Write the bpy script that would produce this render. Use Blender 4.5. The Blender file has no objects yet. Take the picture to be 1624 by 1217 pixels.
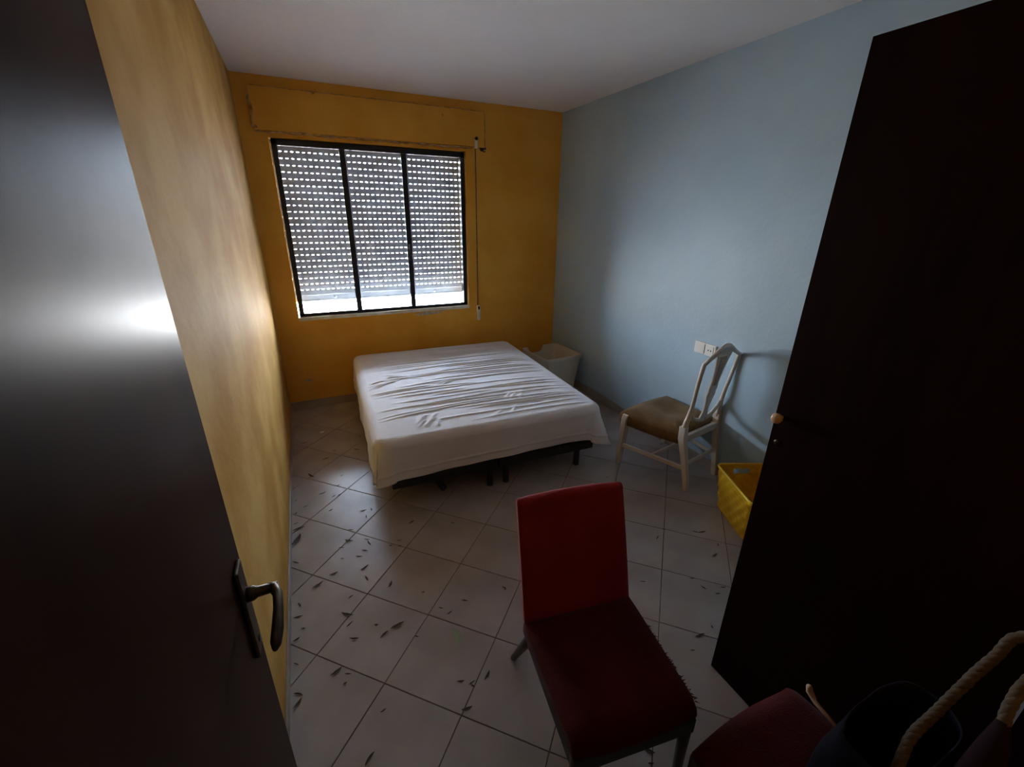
import bpy, bmesh, math, random
from mathutils import Vector, Matrix, noise
random.seed(7)
D = bpy.data
SC = bpy.context.scene
COL = SC.collection
PI = math.pi

# ------------------------------------------------------------------ camera
CAM_LOC = Vector((0.2770, -4.0203, 1.6524))
YAW, PITCH, ROLL, FPX = 0.4420, -0.3713, 0.0131, 684.93
def camera():
    fw = Vector((math.sin(YAW)*math.cos(PITCH), math.cos(YAW)*math.cos(PITCH), math.sin(PITCH)))
    r = Vector((math.cos(YAW), -math.sin(YAW), 0)); u = r.cross(fw)
    c, s = math.cos(ROLL), math.sin(ROLL)
    r, u = c*r+s*u, -s*r+c*u
    cd = D.cameras.new('camera'); co = D.objects.new('camera', cd); COL.objects.link(co)
    cd.sensor_width = 36; cd.lens = FPX/1624*36; cd.clip_start = 0.02
    M = Matrix(((r.x, u.x, -fw.x, 0), (r.y, u.y, -fw.y, 0), (r.z, u.z, -fw.z, 0), (0, 0, 0, 1)))
    M.translation = CAM_LOC
    co.matrix_world = M
    SC.camera = co
camera()

# ------------------------------------------------------------------ daylight
W = D.worlds.new('daylight'); SC.world = W; W.use_nodes = True
nt = W.node_tree; nt.nodes.clear()
out = nt.nodes.new('ShaderNodeOutputWorld'); bg = nt.nodes.new('ShaderNodeBackground')
tc = nt.nodes.new('ShaderNodeTexCoord'); sep = nt.nodes.new('ShaderNodeSeparateXYZ')
mr = nt.nodes.new('ShaderNodeMapRange'); mr.inputs['From Min'].default_value = -1; mr.inputs['From Max'].default_value = 1
cr = nt.nodes.new('ShaderNodeValToRGB')
e = cr.color_ramp.elements
e[0].position = 0.0; e[0].color = (0.36, 0.355, 0.36, 1)       # ground in the building's own shade
e[1].position = 1.0; e[1].color = (0.58, 0.77, 1.0, 1)        # overhead sky
for pos, c in ((0.33, (0.40, 0.395, 0.40)), (0.37, (0.74, 0.73, 0.73)), (0.49, (0.80, 0.79, 0.79)), (0.52, (0.78, 0.88, 1.0))):
    k = cr.color_ramp.elements.new(pos); k.color = (*c, 1)    # sunlit ground further off, haze at the horizon
nt.links.new(tc.outputs['Generated'], sep.inputs[0]); nt.links.new(sep.outputs['Z'], mr.inputs['Value'])
nt.links.new(mr.outputs[0], cr.inputs[0]); nt.links.new(cr.outputs[0], bg.inputs[0]); nt.links.new(bg.outputs[0], out.inputs[0])
bg.inputs[1].default_value = 45.0
W.cycles.sampling_method = 'MANUAL'; W.cycles.sample_map_resolution = 256
def portal(name, x0, x1, z0, z1, y):
    ld = D.lights.new(name, 'AREA'); ld.shape = 'RECTANGLE'; ld.size = x1-x0; ld.size_y = z1-z0
    ld.cycles.is_portal = True
    o = D.objects.new(name, ld); COL.objects.link(o)
    o.location = ((x0+x1)/2, y, (z0+z1)/2); o.rotation_euler = (-PI/2, 0, 0)
portal('window_daylight_gap', 0.18, 1.72, 0.78, 0.945, 0.19)
portal('window_daylight_shutter', 0.18, 1.72, 0.945, 2.20, 0.19)
SC.view_settings.view_transform = 'Standard'; SC.view_settings.look = 'None'
SC.view_settings.gamma = 1; SC.view_settings.exposure = 1.92
SC.view_settings.use_curve_mapping = False
SC.cycles.diffuse_bounces = 6; SC.cycles.max_bounces = 12; SC.cycles.transparent_max_bounces = 12
SC.cycles.sample_clamp_indirect = 6
SC.cycles.use_denoising = True
SC.cycles.filter_width = 1.2

# ------------------------------------------------------------------ materials
MATS = {}
def mat(name, c1, c2=None, scale=4, rough=0.6, spec=0.5, bump=0.0, bscale=60, detail=4, coat=0, sheen=0, metal=0, stretch=None, rot=None, contrast=(0.35, 0.65), translucent=0, trans_col=None):
    m = D.materials.new(name); m.use_nodes = True; MATS[name] = m
    n = m.node_tree; b = n.nodes['Principled BSDF']
    b.inputs['Roughness'].default_value = rough
    b.inputs['Specular IOR Level'].default_value = spec
    b.inputs['Metallic'].default_value = metal
    b.inputs['Coat Weight'].default_value = coat; b.inputs['Coat Roughness'].default_value = 0.18
    if sheen: b.inputs['Sheen Weight'].default_value = sheen; b.inputs['Sheen Roughness'].default_value = 0.5
    b.inputs['Base Color'].default_value = (*c1, 1)
    tcn = n.nodes.new('ShaderNodeTexCoord'); mp = n.nodes.new('ShaderNodeMapping')
    n.links.new(tcn.outputs['Object'], mp.inputs[0])
    if stretch: mp.inputs['Scale'].default_value = stretch
    if rot: mp.inputs['Rotation'].default_value = rot
    if c2:
        nz = n.nodes.new('ShaderNodeTexNoise'); nz.inputs['Scale'].default_value = scale; nz.inputs['Detail'].default_value = detail
        rp = n.nodes.new('ShaderNodeValToRGB'); rp.color_ramp.elements[0].position = contrast[0]; rp.color_ramp.elements[1].position = contrast[1]
        rp.color_ramp.elements[0].color = (*c1, 1); rp.color_ramp.elements[1].color = (*c2, 1)
        n.links.new(mp.outputs[0], nz.inputs['Vector']); n.links.new(nz.outputs['Fac'], rp.inputs[0]); n.links.new(rp.outputs[0], b.inputs['Base Color'])
    if bump:
        nb = n.nodes.new('ShaderNodeTexNoise'); nb.inputs['Scale'].default_value = bscale; nb.inputs['Detail'].default_value = 3
        bp = n.nodes.new('ShaderNodeBump'); bp.inputs['Strength'].default_value = bump; bp.inputs['Distance'].default_value = 0.01
        n.links.new(mp.outputs[0], nb.inputs['Vector']); n.links.new(nb.outputs['Fac'], bp.inputs['Height']); n.links.new(bp.outputs[0], b.inputs['Normal'])
    if translucent:
        tr = n.nodes.new('ShaderNodeBsdfTranslucent'); tr.inputs[0].default_value = (*(trans_col or c1), 1)
        mx = n.nodes.new('ShaderNodeMixShader'); mx.inputs[0].default_value = translucent
        o = n.nodes['Material Output']
        n.links.new(b.outputs[0], mx.inputs[1]); n.links.new(tr.outputs[0], mx.inputs[2]); n.links.new(mx.outputs[0], o.inputs[0])
    return m
M_YEL = mat('yellow_paint', (0.70, 0.335, 0.04), (0.80, 0.43, 0.075), 2.2, 0.75, 0.06, 0.2, 22, 6)
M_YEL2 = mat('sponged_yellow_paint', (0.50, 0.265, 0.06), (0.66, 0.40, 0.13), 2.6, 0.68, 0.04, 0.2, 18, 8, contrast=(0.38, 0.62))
M_BLUE = mat('pale_blue_paint', (0.39, 0.535, 0.655), (0.45, 0.59, 0.69), 1.6, 0.55, 0.35, 0.12, 40, 5)
M_CEIL = mat('white_ceiling_paint', (0.83, 0.81, 0.82), (0.87, 0.85, 0.86), 1.2, 0.8, 0.2, 0.1, 60)
M_HALL = mat('hall_paint', (0.35, 0.33, 0.30), None, rough=0.8)
M_PATCH = mat('bare_plaster', (0.62, 0.58, 0.53), (0.42, 0.33, 0.22), 30, 0.9, 0.2, 0.4, 80)
M_SEAM = mat('cracked_filler', (0.36, 0.17, 0.035), (0.55, 0.38, 0.2), 24, 0.9, 0.1, 0.6, 90)
M_GROUT = mat('tile_grout', (0.085, 0.06, 0.05), (0.17, 0.125, 0.10), 9, 0.9, 0.1)
M_TILE = mat('cream_ceramic_tile', (0.34, 0.29, 0.275), (0.43, 0.375, 0.36), 3.5, 0.27, 0.5, 0.04, 14, 7)
M_BASE = mat('taupe_baseboard', (0.30, 0.24, 0.20), (0.38, 0.31, 0.26), 5, 0.45)
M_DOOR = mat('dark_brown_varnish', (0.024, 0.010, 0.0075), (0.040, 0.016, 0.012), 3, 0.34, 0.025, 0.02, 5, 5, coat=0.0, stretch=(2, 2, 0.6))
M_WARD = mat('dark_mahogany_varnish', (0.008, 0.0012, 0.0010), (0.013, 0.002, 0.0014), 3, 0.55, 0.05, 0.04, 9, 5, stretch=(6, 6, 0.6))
M_JAMB = mat('brown_jamb', (0.035, 0.013, 0.009), None, rough=0.45)
M_BRASS = mat('aged_bronze', (0.06, 0.042, 0.03), (0.11, 0.085, 0.06), 30, 0.42, 0.5, metal=0.85)
M_FRAME = mat('black_window_aluminium', (0.006, 0.007, 0.011), None, rough=0.4)
M_SILL = mat('white_sill_paint', (0.78, 0.76, 0.70), (0.62, 0.57, 0.47), 14, 0.6)
M_SLAT = mat('grey_pvc_slat', (0.40, 0.40, 0.44), (0.46, 0.46, 0.50), 6, 0.5, 0.3, translucent=0.0022, trans_col=(0.55, 0.57, 0.64))
M_STONE = mat('grey_stone_sill', (0.16, 0.155, 0.15), (0.22, 0.21, 0.20), 20, 0.8)
M_BAR = mat('pale_shutter_bar', (0.34, 0.35, 0.38), None, rough=0.45)
M_STRAP = mat('brown_strap', (0.10, 0.075, 0.05), (0.19, 0.15, 0.10), 60, 0.85)
M_IVORY = mat('ivory_plastic', (0.80, 0.74, 0.58), None, rough=0.4)
M_WHITEPL = mat('white_plastic', (0.80, 0.79, 0.75), None, rough=0.45)
M_BIN = mat('cream_white_bin_plastic', (0.84, 0.80, 0.72), (0.88, 0.84, 0.77), 3, 0.4, 0.4, translucent=0.32, trans_col=(0.9, 0.82, 0.68))
M_SHEET = mat('white_cotton_sheet', (0.78, 0.77, 0.82), (0.83, 0.82, 0.87), 5, 0.9, 0.1, 0.15, 220, sheen=0.1)
M_MATT = mat('grey_mattress_ticking', (0.55, 0.53, 0.52), None, rough=0.9)
M_BLACK = mat('black_bed_steel', (0.010, 0.010, 0.013), (0.016, 0.016, 0.02), 20, 0.55)
M_CHAIRW = mat('cream_white_lacquer', (0.70, 0.62, 0.54), (0.77, 0.69, 0.61), 7, 0.5, 0.4, 0.08, 30)
M_VELVET = mat('brown_velvet', (0.13, 0.066, 0.020), (0.24, 0.135, 0.055), 6, 0.9, 0.1, 0.1, 120, sheen=0.12, contrast=(0.3, 0.7))
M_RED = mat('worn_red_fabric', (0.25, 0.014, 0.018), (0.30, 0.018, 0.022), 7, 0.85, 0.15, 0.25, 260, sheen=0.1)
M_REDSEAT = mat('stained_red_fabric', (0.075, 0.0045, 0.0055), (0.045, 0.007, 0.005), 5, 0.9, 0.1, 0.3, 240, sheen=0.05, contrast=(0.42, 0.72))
M_GREYLEG = mat('dark_grey_leg', (0.045, 0.042, 0.04), (0.07, 0.065, 0.06), 12, 0.5)
M_BASKET = mat('yellow_woven_plastic', (0.80, 0.46, 0.010), (0.87, 0.55, 0.02), 9, 0.45, 0.4)
M_KNOB = mat('pale_wood_knob', (0.55, 0.33, 0.19), (0.62, 0.40, 0.24), 20, 0.5)
M_DARKHOLE = mat('dark_hole', (0.008, 0.006, 0.006), None, rough=0.9)
M_LEAF = mat('dried_leaf', (0.035, 0.022, 0.013), (0.075, 0.05, 0.028), 40, 0.8)
M_LEAFG = mat('olive_dried_leaf', (0.06, 0.055, 0.02), (0.09, 0.085, 0.035), 40, 0.8)
M_GREEN = mat('pale_green_mark', (0.24, 0.32, 0.19), (0.28, 0.34, 0.23), 40, 0.8)
M_NAVY = mat('dark_navy_canvas', (0.008, 0.008, 0.014), (0.014, 0.014, 0.022), 30, 0.95, 0.1)
M_ROPE = mat('cream_rope', (0.10, 0.072, 0.048), (0.075, 0.052, 0.035), 60, 0.85, 0.2)
M_PURPLE = mat('dark_plum_cloth', (0.018, 0.007, 0.010), None, rough=0.95, spec=0.1)
def glass():
    m = D.materials.new('window_glass'); m.use_nodes = True; n = m.node_tree; n.nodes.clear()
    o = n.nodes.new('ShaderNodeOutputMaterial'); t = n.nodes.new('ShaderNodeBsdfTransparent'); g = n.nodes.new('ShaderNodeBsdfGlossy')
    t.inputs[0].default_value = (0.93, 0.95, 0.96, 1); g.inputs['Roughness'].default_value = 0.03
    f = n.nodes.new('ShaderNodeFresnel'); f.inputs[0].default_value = 1.3; x = n.nodes.new('ShaderNodeMixShader')
    n.links.new(f.outputs[0], x.inputs[0]); n.links.new(t.outputs[0], x.inputs[1]); n.links.new(g.outputs[0], x.inputs[2]); n.links.new(x.outputs[0], o.inputs[0])
    return m
M_GLASS = glass()

# ------------------------------------------------------------------ helpers
class MB:
    def __init__(s): s.v = []; s.f = []
    def add(s, vs, fs):
        b = len(s.v); s.v += [tuple(v) for v in vs]; s.f += [tuple(i+b for i in f) for f in fs]; return s
    def box(s, x0, x1, y0, y1, z0, z1):
        return s.add([(x0,y0,z0),(x1,y0,z0),(x1,y1,z0),(x0,y1,z0),(x0,y0,z1),(x1,y0,z1),(x1,y1,z1),(x0,y1,z1)],
                     [(0,3,2,1),(4,5,6,7),(0,1,5,4),(1,2,6,5),(2,3,7,6),(3,0,4,7)])
    def prism(s, prof, axis, a, b):
        """closed 2D profile extruded along an axis; profile in the other two axes in order"""
        n = len(prof)
        def P(q, t):
            return (t, q[0], q[1]) if axis == 0 else ((q[0], t, q[1]) if axis == 1 else (q[0], q[1], t))
        vs = [P(q, a) for q in prof] + [P(q, b) for q in prof]
        fs = [(i, (i+1) % n, n+(i+1) % n, n+i) for i in range(n)] + [tuple(range(n-1, -1, -1)), tuple(range(n, 2*n))]
        return s.add(vs, fs)
    def sweep(s, path, radii, seg=10, flat=None, cap=True, up=None):
        """tube along a path; radii = one value or list (or (ra, rb) pairs for oval sections)"""
        path = [Vector(q) for q in path]; n = len(path)
        if not isinstance(radii, (list, tuple)) or (len(radii) == 2 and n != 2): radii = [radii]*n
        rings = []; ref = Vector(up) if up else None
        for i, q in enumerate(path):
            t = (path[min(i+1, n-1)]-path[max(i-1, 0)]).normalized()
            if ref is None: ref = Vector((0, 0, 1)) if abs(t.z) < 0.9 else Vector((0, 1, 0))
            a = (ref-t*ref.dot(t)).normalized(); b = t.cross(a)
            if not up: ref = a
            ra, rb = radii[i] if isinstance(radii[i], (list, tuple)) else (radii[i], radii[i])
            rings.append([q+a*ra*math.cos(2*PI*k/seg)+b*rb*math.sin(2*PI*k/seg) for k in range(seg)])
        vs = [v for r in rings for v in r]
        fs = [(i*seg+k, i*seg+(k+1) % seg, (i+1)*seg+(k+1) % seg, (i+1)*seg+k) for i in range(n-1) for k in range(seg)]
        if cap: fs += [tuple(range(seg-1, -1, -1)), tuple(range((n-1)*seg, n*seg))]
        return s.add(vs, fs)
    def lathe(s, prof, seg=20, axis='Z', origin=(0, 0, 0)):
        o = Vector(origin); vs = []; fs = []; n = len(prof)
        for r, z in prof:
            for k in range(seg):
                a = 2*PI*k/seg; q = (r*math.cos(a), r*math.sin(a), z)
                if axis == 'X': q = (q[2], q[0], q[1])
                if axis == 'Y': q = (q[0], q[2], q[1])
                vs.append(o+Vector(q))
        for i in range(n-1):
            for k in range(seg): fs.append((i*seg+k, i*seg+(k+1) % seg, (i+1)*seg+(k+1) % seg, (i+1)*seg+k))
        fs += [tuple(range(seg-1, -1, -1)), tuple(range((n-1)*seg, n*seg))]
        return s.add(vs, fs)
    def mesh(s, name, m):
        me = D.meshes.new(name); me.from_pydata(s.v, [], s.f); me.materials.append(m)
        bm = bmesh.new(); bm.from_mesh(me); bmesh.ops.recalc_face_normals(bm, faces=bm.faces); bm.to_mesh(me); bm.free()
        return me
    def build(s, name, m, parent=None, smooth=False, bevel=0, segs=2, sub=0):
        me = s.mesh(name, m); o = D.objects.new(name, me); COL.objects.link(o); o.parent = parent
        if bevel:
            md = o.modifiers.new('bevel', 'BEVEL'); md.width = bevel; md.segments = segs; md.limit_method = 'ANGLE'; md.angle_limit = math.radians(40)
        if sub:
            md = o.modifiers.new('subdivision', 'SUBSURF'); md.levels = sub; md.render_levels = sub
        if smooth or bevel:
            for p in me.polygons: p.use_smooth = True
            if bevel:
                try:
                    md = o.modifiers.new('weighted_normal', 'WEIGHTED_NORMAL'); md.keep_sharp = False
                except Exception: pass
        return o
def empty(name, loc=(0, 0, 0), rz=0):
    o = D.objects.new(name, None); COL.objects.link(o); o.location = loc; o.rotation_euler = (0, 0, rz); o.empty_display_size = 0.1
    return o
def tag(o, label, cat, group=None, kind=None):
    o['label'] = label; o['category'] = cat
    if group: o['group'] = group
    if kind: o['kind'] = kind
    return o
def struct(o, label=None, cat=None):
    o['kind'] = 'structure'
    if label: o['label'] = label
    if cat: o['category'] = cat
    return o
def link(me, name, parent, loc=(0, 0, 0), rot=(0, 0, 0)):
    o = D.objects.new(name, me); COL.objects.link(o); o.parent = parent; o.location = loc; o.rotation_euler = rot; return o

# ------------------------------------------------------------------ room shell
RW, RH, RY = 2.665, 2.55, -4.16          # width, height, front wall
WX0, WX1, WZ0, WZ1 = 0.178, 1.702, 0.80, 2.168
WT = 0.24                                # window wall thickness
# floor: grout bed with diagonal tiles laid on it
fl = struct(MB().box(-0.7, RW+0.2, -5.7, WT, -0.12, -0.003).build('floor', M_GROUT), 'cream ceramic tile floor laid diagonally with dark grout', 'floor')
TS = 0.3215; GAP = 0.0016
def clip(poly, x0, x1, y0, y1):
    for ax, lim, sg in ((0, x0, 1), (0, x1, -1), (1, y0, 1), (1, y1, -1)):
        res = []
        for i in range(len(poly)):
            a, b = poly[i], poly[(i+1) % len(poly)]
            da, db = sg*(a[ax]-lim), sg*(b[ax]-lim)
            if da >= 0: res.append(a)
            if (da >= 0) != (db >= 0):
                t = da/(da-db); res.append((a[0]+(b[0]-a[0])*t, a[1]+(b[1]-a[1])*t))
        poly = res
        if len(poly) < 3: return None
    return poly
h = TS/2-GAP
b1 = 0.0015
def tile_mesh(poly):
    cx = sum(q[0] for q in poly)/len(poly); cy = sum(q[1] for q in poly)/len(poly); n = len(poly)
    mb = MB(); vs = [(x, y, -0.004) for x, y in poly]+[(x, y, -0.001) for x, y in poly]
    for x, y in poly:
        d = math.hypot(x-cx, y-cy) or 1; vs.append((x-(x-cx)/d*b1*1.4, y-(y-cy)/d*b1*1.4, 0.0))
    fs = [tuple(range(2*n, 3*n))]
    for i in range(n):
        j = (i+1) % n; fs += [(i, j, n+j, n+i), (n+i, n+j, 2*n+j, 2*n+i)]
    return mb.add(vs, fs)
s2 = math.sqrt(.5)
full = tile_mesh([(0, -h/s2), (h/s2, 0), (0, h/s2), (-h/s2, 0)]).mesh('tile', M_TILE)
CA, CB = 1.786, -1.583                     # grid lines x-y = CA + k*T, x+y = CB + k*T
T = TS/s2
for i in range(-12, 14):
    for j in range(-14, 14):
        p_ = CA+(i+.5)*T; q_ = CB+(j+.5)*T           # x-y, x+y of the tile centre
        cx, cy = (p_+q_)/2, (q_-p_)/2
        r_ = h/s2
        if cx+r_ < 0 or cx-r_ > RW or cy-r_ > 0 or cy+r_ < -4.55: continue
        if r_ <= cx <= RW-r_ and -4.55+r_ <= cy <= -r_:
            link(full, 'tile', fl, (cx, cy, random.uniform(-.0006, .0004)), (random.uniform(-.0012, .0012), random.uniform(-.0012, .0012), 0))
        else:
            pl = clip([(cx, cy-r_), (cx+r_, cy), (cx, cy+r_), (cx-r_, cy)], 0, RW, -4.55, 0)
            if pl and len(pl) >= 3:
                ar = abs(sum(pl[a][0]*pl[(a+1) % len(pl)][1]-pl[(a+1) % len(pl)][0]*pl[a][1] for a in range(len(pl))))/2
                if ar > 0.0008: tile_mesh(pl).build('tile', M_TILE, fl)
struct(MB().box(-0.7, RW+0.2, -5.7, WT, RH, RH+0.15).build('ceiling', M_CEIL), 'plain white painted ceiling', 'ceiling')
struct(MB().box(-0.15, 0, RY, WT, 0, RH).build('wall_left', M_YEL2), 'mottled yellow painted wall on the left', 'wall')
struct(MB().box(RW, RW+0.15, -4.6, WT, 0, RH).build('wall_right', M_BLUE), 'pale blue painted wall on the right', 'wall')
ww = MB().box(0, WX0, 0, WT, 0, RH).box(WX1, RW, 0, WT, 0, RH).box(WX0, WX1, 0, WT, 0, WZ0).box(WX0, WX1, 0, WT, WZ1, RH)
struct(ww.build('wall_window', M_YEL), 'orange-yellow wall holding the window', 'wall')
wf = MB().box(-0.7, 0.06, RY-0.1, RY, 0, RH).box(0.93, 1.47, RY-0.1, RY, 0, RH).box(0.06, 0.93, RY-0.1, RY, 2.07, RH)
wf.box(1.47, RW+0.15, -4.62, -4.52, 0, RH).box(1.42, 1.47, -4.52, RY-0.1, 0, RH)
struct(wf.build('wall_front', M_YEL), 'yellow wall with the doorway behind the viewer', 'wall')
hw = MB().box(-0.75, -0.65, -5.75, RY-0.1, 0, RH).box(-0.7, RW+0.2, -5.75, -5.65, 0, RH).box(RW+0.1, RW+0.2, -5.7, -4.62, 0, RH)
struct(hw.build('wall_hall', M_HALL), 'dim hall walls beyond the doorway', 'wall')
struct(MB().box(0, RW, -0.012, 0, 0, 0.072).build('baseboard_window', M_BASE, bevel=0.002), 'taupe skirting under the window', 'baseboard')
struct(MB().box(RW-0.012, RW, RY, 0, 0, 0.072).build('baseboard_right', M_BASE, bevel=0.002), 'taupe skirting along the blue wall', 'baseboard')
struct(MB().box(0, 0.008, RY, 0, 0, 0.05).build('baseboard_left', M_BASE, bevel=0.002), 'taupe skirting along the yellow side wall', 'baseboard')
# boxed shutter cover over the window: a flat board, plastered in, filler cracked round it
tr = struct(empty('trim_1', (0, 0, 0)), 'yellow boarded cover of the shutter box above the window', 'trim')
MB().box(0.095, 1.872, -0.024, 0, 2.205, 2.478).build('cover_board', M_YEL, tr, bevel=0.003)
rs = random.Random(3)
def crack(x0, z0, x1, z1, w, name='filler_crack'):
    n = max(6, int(math.hypot(x1-x0, z1-z0)/0.03)); mb = MB(); L = math.hypot(x1-x0, z1-z0)
    nx, nz = -(z1-z0)/L, (x1-x0)/L; vs = []; fs = []
    for i in range(n+1):
        t = i/n; c = rs.uniform(-.003, .003); ww_ = w*rs.uniform(.3, 1.2)*(1 if 0 < i < n else .2)
        for sg in (-1, 1):
            vs += [(x0+(x1-x0)*t+nx*(c+sg*ww_), -0.0005, z0+(z1-z0)*t+nz*(c+sg*ww_)), (x0+(x1-x0)*t+nx*(c+sg*ww_*.6), -0.0275, z0+(z1-z0)*t+nz*(c+sg*ww_*.6))]
    for i in range(n):
        a, b = 4*i, 4*i+4
        fs += [(a, a+1, b+1, b), (a+1, a+3, b+3, b+1), (a+3, a+2, b+2, b+3)]
    mb.add(vs, fs).build(name, M_SEAM, tr)
crack(0.10, 2.20, 1.76, 2.196, 0.009); crack(0.093, 2.21, 0.097, 2.47, 0.012); crack(0.10, 2.479, 1.87, 2.479, 0.005); crack(1.873, 2.2, 1.873, 2.47, 0.007)
def splat(name, cx, cz, rx, rz_, m, parent, y=-0.0012, th=0.0035, seed=1, n=16):
    r = random.Random(seed); mb = MB(); vs = [(cx, y-th, cz)]; fs = []
    rim = []
    for k in range(n):
        a = 2*PI*k/n; q = r.uniform(.55, 1.1)
        rim.append((cx+rx*q*math.cos(a), cz+rz_*q*math.sin(a)))
    vs += [(x, y-th, z) for x, z in rim]+[(cx+(x-cx)*1.03, 0.001, cz+(z-cz)*1.03) for x, z in rim]
    for k in range(n):
        j = (k+1) % n; fs += [(0, 1+k, 1+j), (1+k, 1+n+k, 1+n+j, 1+j)]
    return mb.add(vs, fs).build(name, m, parent)
splat('filler_lump', 0.105, 2.225, 0.022, 0.02, M_SEAM, tr, y=-0.0225, seed=4)
splat('filler_lump', 0.10, 2.33, 0.012, 0.05, M_SEAM, tr, y=-0.0225, seed=5)
splat('filler_lump', 0.52, 2.47, 0.012, 0.008, M_SEAM, tr, y=-0.0225, seed=6)
splat('filler_lump', 1.50, 2.42, 0.012, 0.01, M_SEAM, tr, y=-0.0225, seed=7)
splat('filler_lump', 0.42, 2.203, 0.05, 0.010, M_SEAM, tr, y=-0.0225, seed=8)
splat('filler_lump', 1.0, 2.20, 0.08, 0.007, M_SEAM, tr, y=-0.0225, seed=9)
wp = struct(splat('trim_2', 1.30, 0.775, 0.16, 0.016, M_PATCH, None, seed=11, n=26), 'patch of bare chipped plaster under the window sill', 'trim')
wq = struct(splat('trim_3', 0.178, 0.26, 0.045, 0.014, M_PATCH, None, seed=12, n=20), 'small pale chip low on the window wall', 'trim')

# ------------------------------------------------------------------ window
win = struct(empty('window_1', ((WX0+WX1)/2, 0.05, WZ0)), 'black aluminium sliding window of three panes', 'window')
win_inv = Vector((-(WX0+WX1)/2, -0.05, -WZ0))
def wbox(name, m, *b, bevel=0.002):
    o = MB().box(b[0]+win_inv.x, b[1]+win_inv.x, b[2]+win_inv.y, b[3]+win_inv.y, b[4]+win_inv.z, b[5]+win_inv.z).build(name, m, win, bevel=bevel); return o
FY0, FY1 = 0.035, 0.095
fx0, fx1, fz0, fz1 = WX0+0.012, WX1-0.004, WZ0+0.022, WZ1-0.004
wbox('frame_head', M_FRAME, fx0, fx1, FY0, FY1, fz1-0.042, fz1)
wbox('frame_foot', M_FRAME, fx0, fx1, FY0, FY1, fz0, fz0+0.026)
wbox('frame_jamb', M_FRAME, fx0, fx0+0.036, FY0, FY1, fz0, fz1)
wbox('frame_jamb', M_FRAME, fx1-0.036, fx1, FY0, FY1, fz0, fz1)
for mx in (0.682, 1.167):
    wbox('mullion', M_FRAME, mx-0.021, mx+0.021, FY0+0.004, FY1-0.008, fz0+0.02, fz1-0.03)
for a, b in ((fx0+0.03, 0.672), (0.69, 1.16), (1.175, fx1-0.03)):
    wbox('pane', M_GLASS, a, b, 0.066, 0.070, fz0+0.02, fz1-0.035, bevel=0)
wbox('sill', M_SILL, WX0-0.002, WX1+0.004, -0.004, 0.10, WZ0-0.006, WZ0+0.022, bevel=0.003)
wbox('outer_sill', M_STONE, WX0-0.002, WX1+0.004, 0.10, WT+0.03, WZ0-0.02, WZ0+0.016, bevel=0.003)
# sash latch on the right mullion
hb = MB().box(1.154+win_inv.x, 1.178+win_inv.x, 0.022+win_inv.y, 0.040+win_inv.y, 1.26+win_inv.z, 1.40+win_inv.z)
hd = hb.build('latch', M_FRAME, win, bevel=0.004)
MB().sweep([(1.162+win_inv.x, 0.024+win_inv.y, 1.40-WZ0), (1.164+win_inv.x, 0.005+win_inv.y, 1.37-WZ0), (1.168+win_inv.x, 0.004+win_inv.y, 1.32-WZ0), (1.178+win_inv.x, 0.010+win_inv.y, 1.27-WZ0)], [.006, .007, .007, .005], 8).build('lever', M_BRASS, hd, smooth=True)

# ------------------------------------------------------------------ roller shutter with real light slots
SY = 0.145; PITCH_S = 0.0483; ROW0 = 1.030; NROW = 25
SX0, SX1 = 0.165, 1.725
sh = tag(empty('window_shutter', ((SX0+SX1)/2, SY, 0.93)), 'grey slatted roller shutter behind the black window, lowered almost fully', 'shutter')
SLOT_H = 0.0062
def slat_mesh():
    mb = MB(); hl = (SX1-SX0)/2; z0 = SLOT_H/2; z1 = PITCH_S-SLOT_H/2   # body between slot rows
    prof = [(-0.0035, z0), (-0.0058, z0+0.008), (-0.0065, (z0+z1)/2), (-0.0058, z1-0.008), (-0.0035, z1), (0.003, z1), (0.005, (z0+z1)/2), (0.003, z0)]
    mb.prism(prof, 0, -hl, hl)
    pit, hole = 0.0415, 0.0170
    x = -hl; xs = []
    n = int(2*hl/pit)
    off = (2*hl-n*pit)/2
    for i in range(n+1):
        c = -hl+off+i*pit; a, b = c-(pit-hole)/2, c+(pit-hole)/2
        if i == 0: a = -hl
        if i == n: b = hl
        mb.box(a, b, -0.0012, 0.0012, -SLOT_H/2-0.0005, SLOT_H/2+0.0005)
    return mb
sm = slat_mesh().mesh('slat', M_SLAT)
for i in range(NROW):
    link(sm, 'slat', sh, (0, 0, ROW0-0.93+i*PITCH_S))
hl = (SX1-SX0)/2
MB().prism([(-0.007, 0.0), (-0.009, 0.006), (-0.009, 0.012), (-0.006, 0.016), (-0.006, 0.052), (-0.008, 0.056), (-0.008, 0.062), (-0.005, ROW0-0.93-SLOT_H/2), (0.005, ROW0-0.93-SLOT_H/2), (0.008, 0.03), (0.007, 0)], 0, -hl, hl).build('bottom_bar', M_BAR, sh)
for sx in (-1, 1):
    MB().lathe([(0.009, 0), (0.009, 0.006), (0.006, 0.012), (0.0001, 0.013)], 12, 'Y', (sx*0.45, -0.02, 0.028)).build('stopper', M_WHITEPL, sh, smooth=True)
for x0, x1 in ((SX0-0.012, WX0+0.004), (WX1-0.002, SX1+0.012)):
    pass
# masonry outside the shutter closes the slit round it
struct(MB().box(WX0-0.05, WX1+0.07, SY+0.02, WT+0.02, 2.19, 2.5).build('trim_4', M_SILL), 'outer lintel over the shutter', 'trim')

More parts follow.
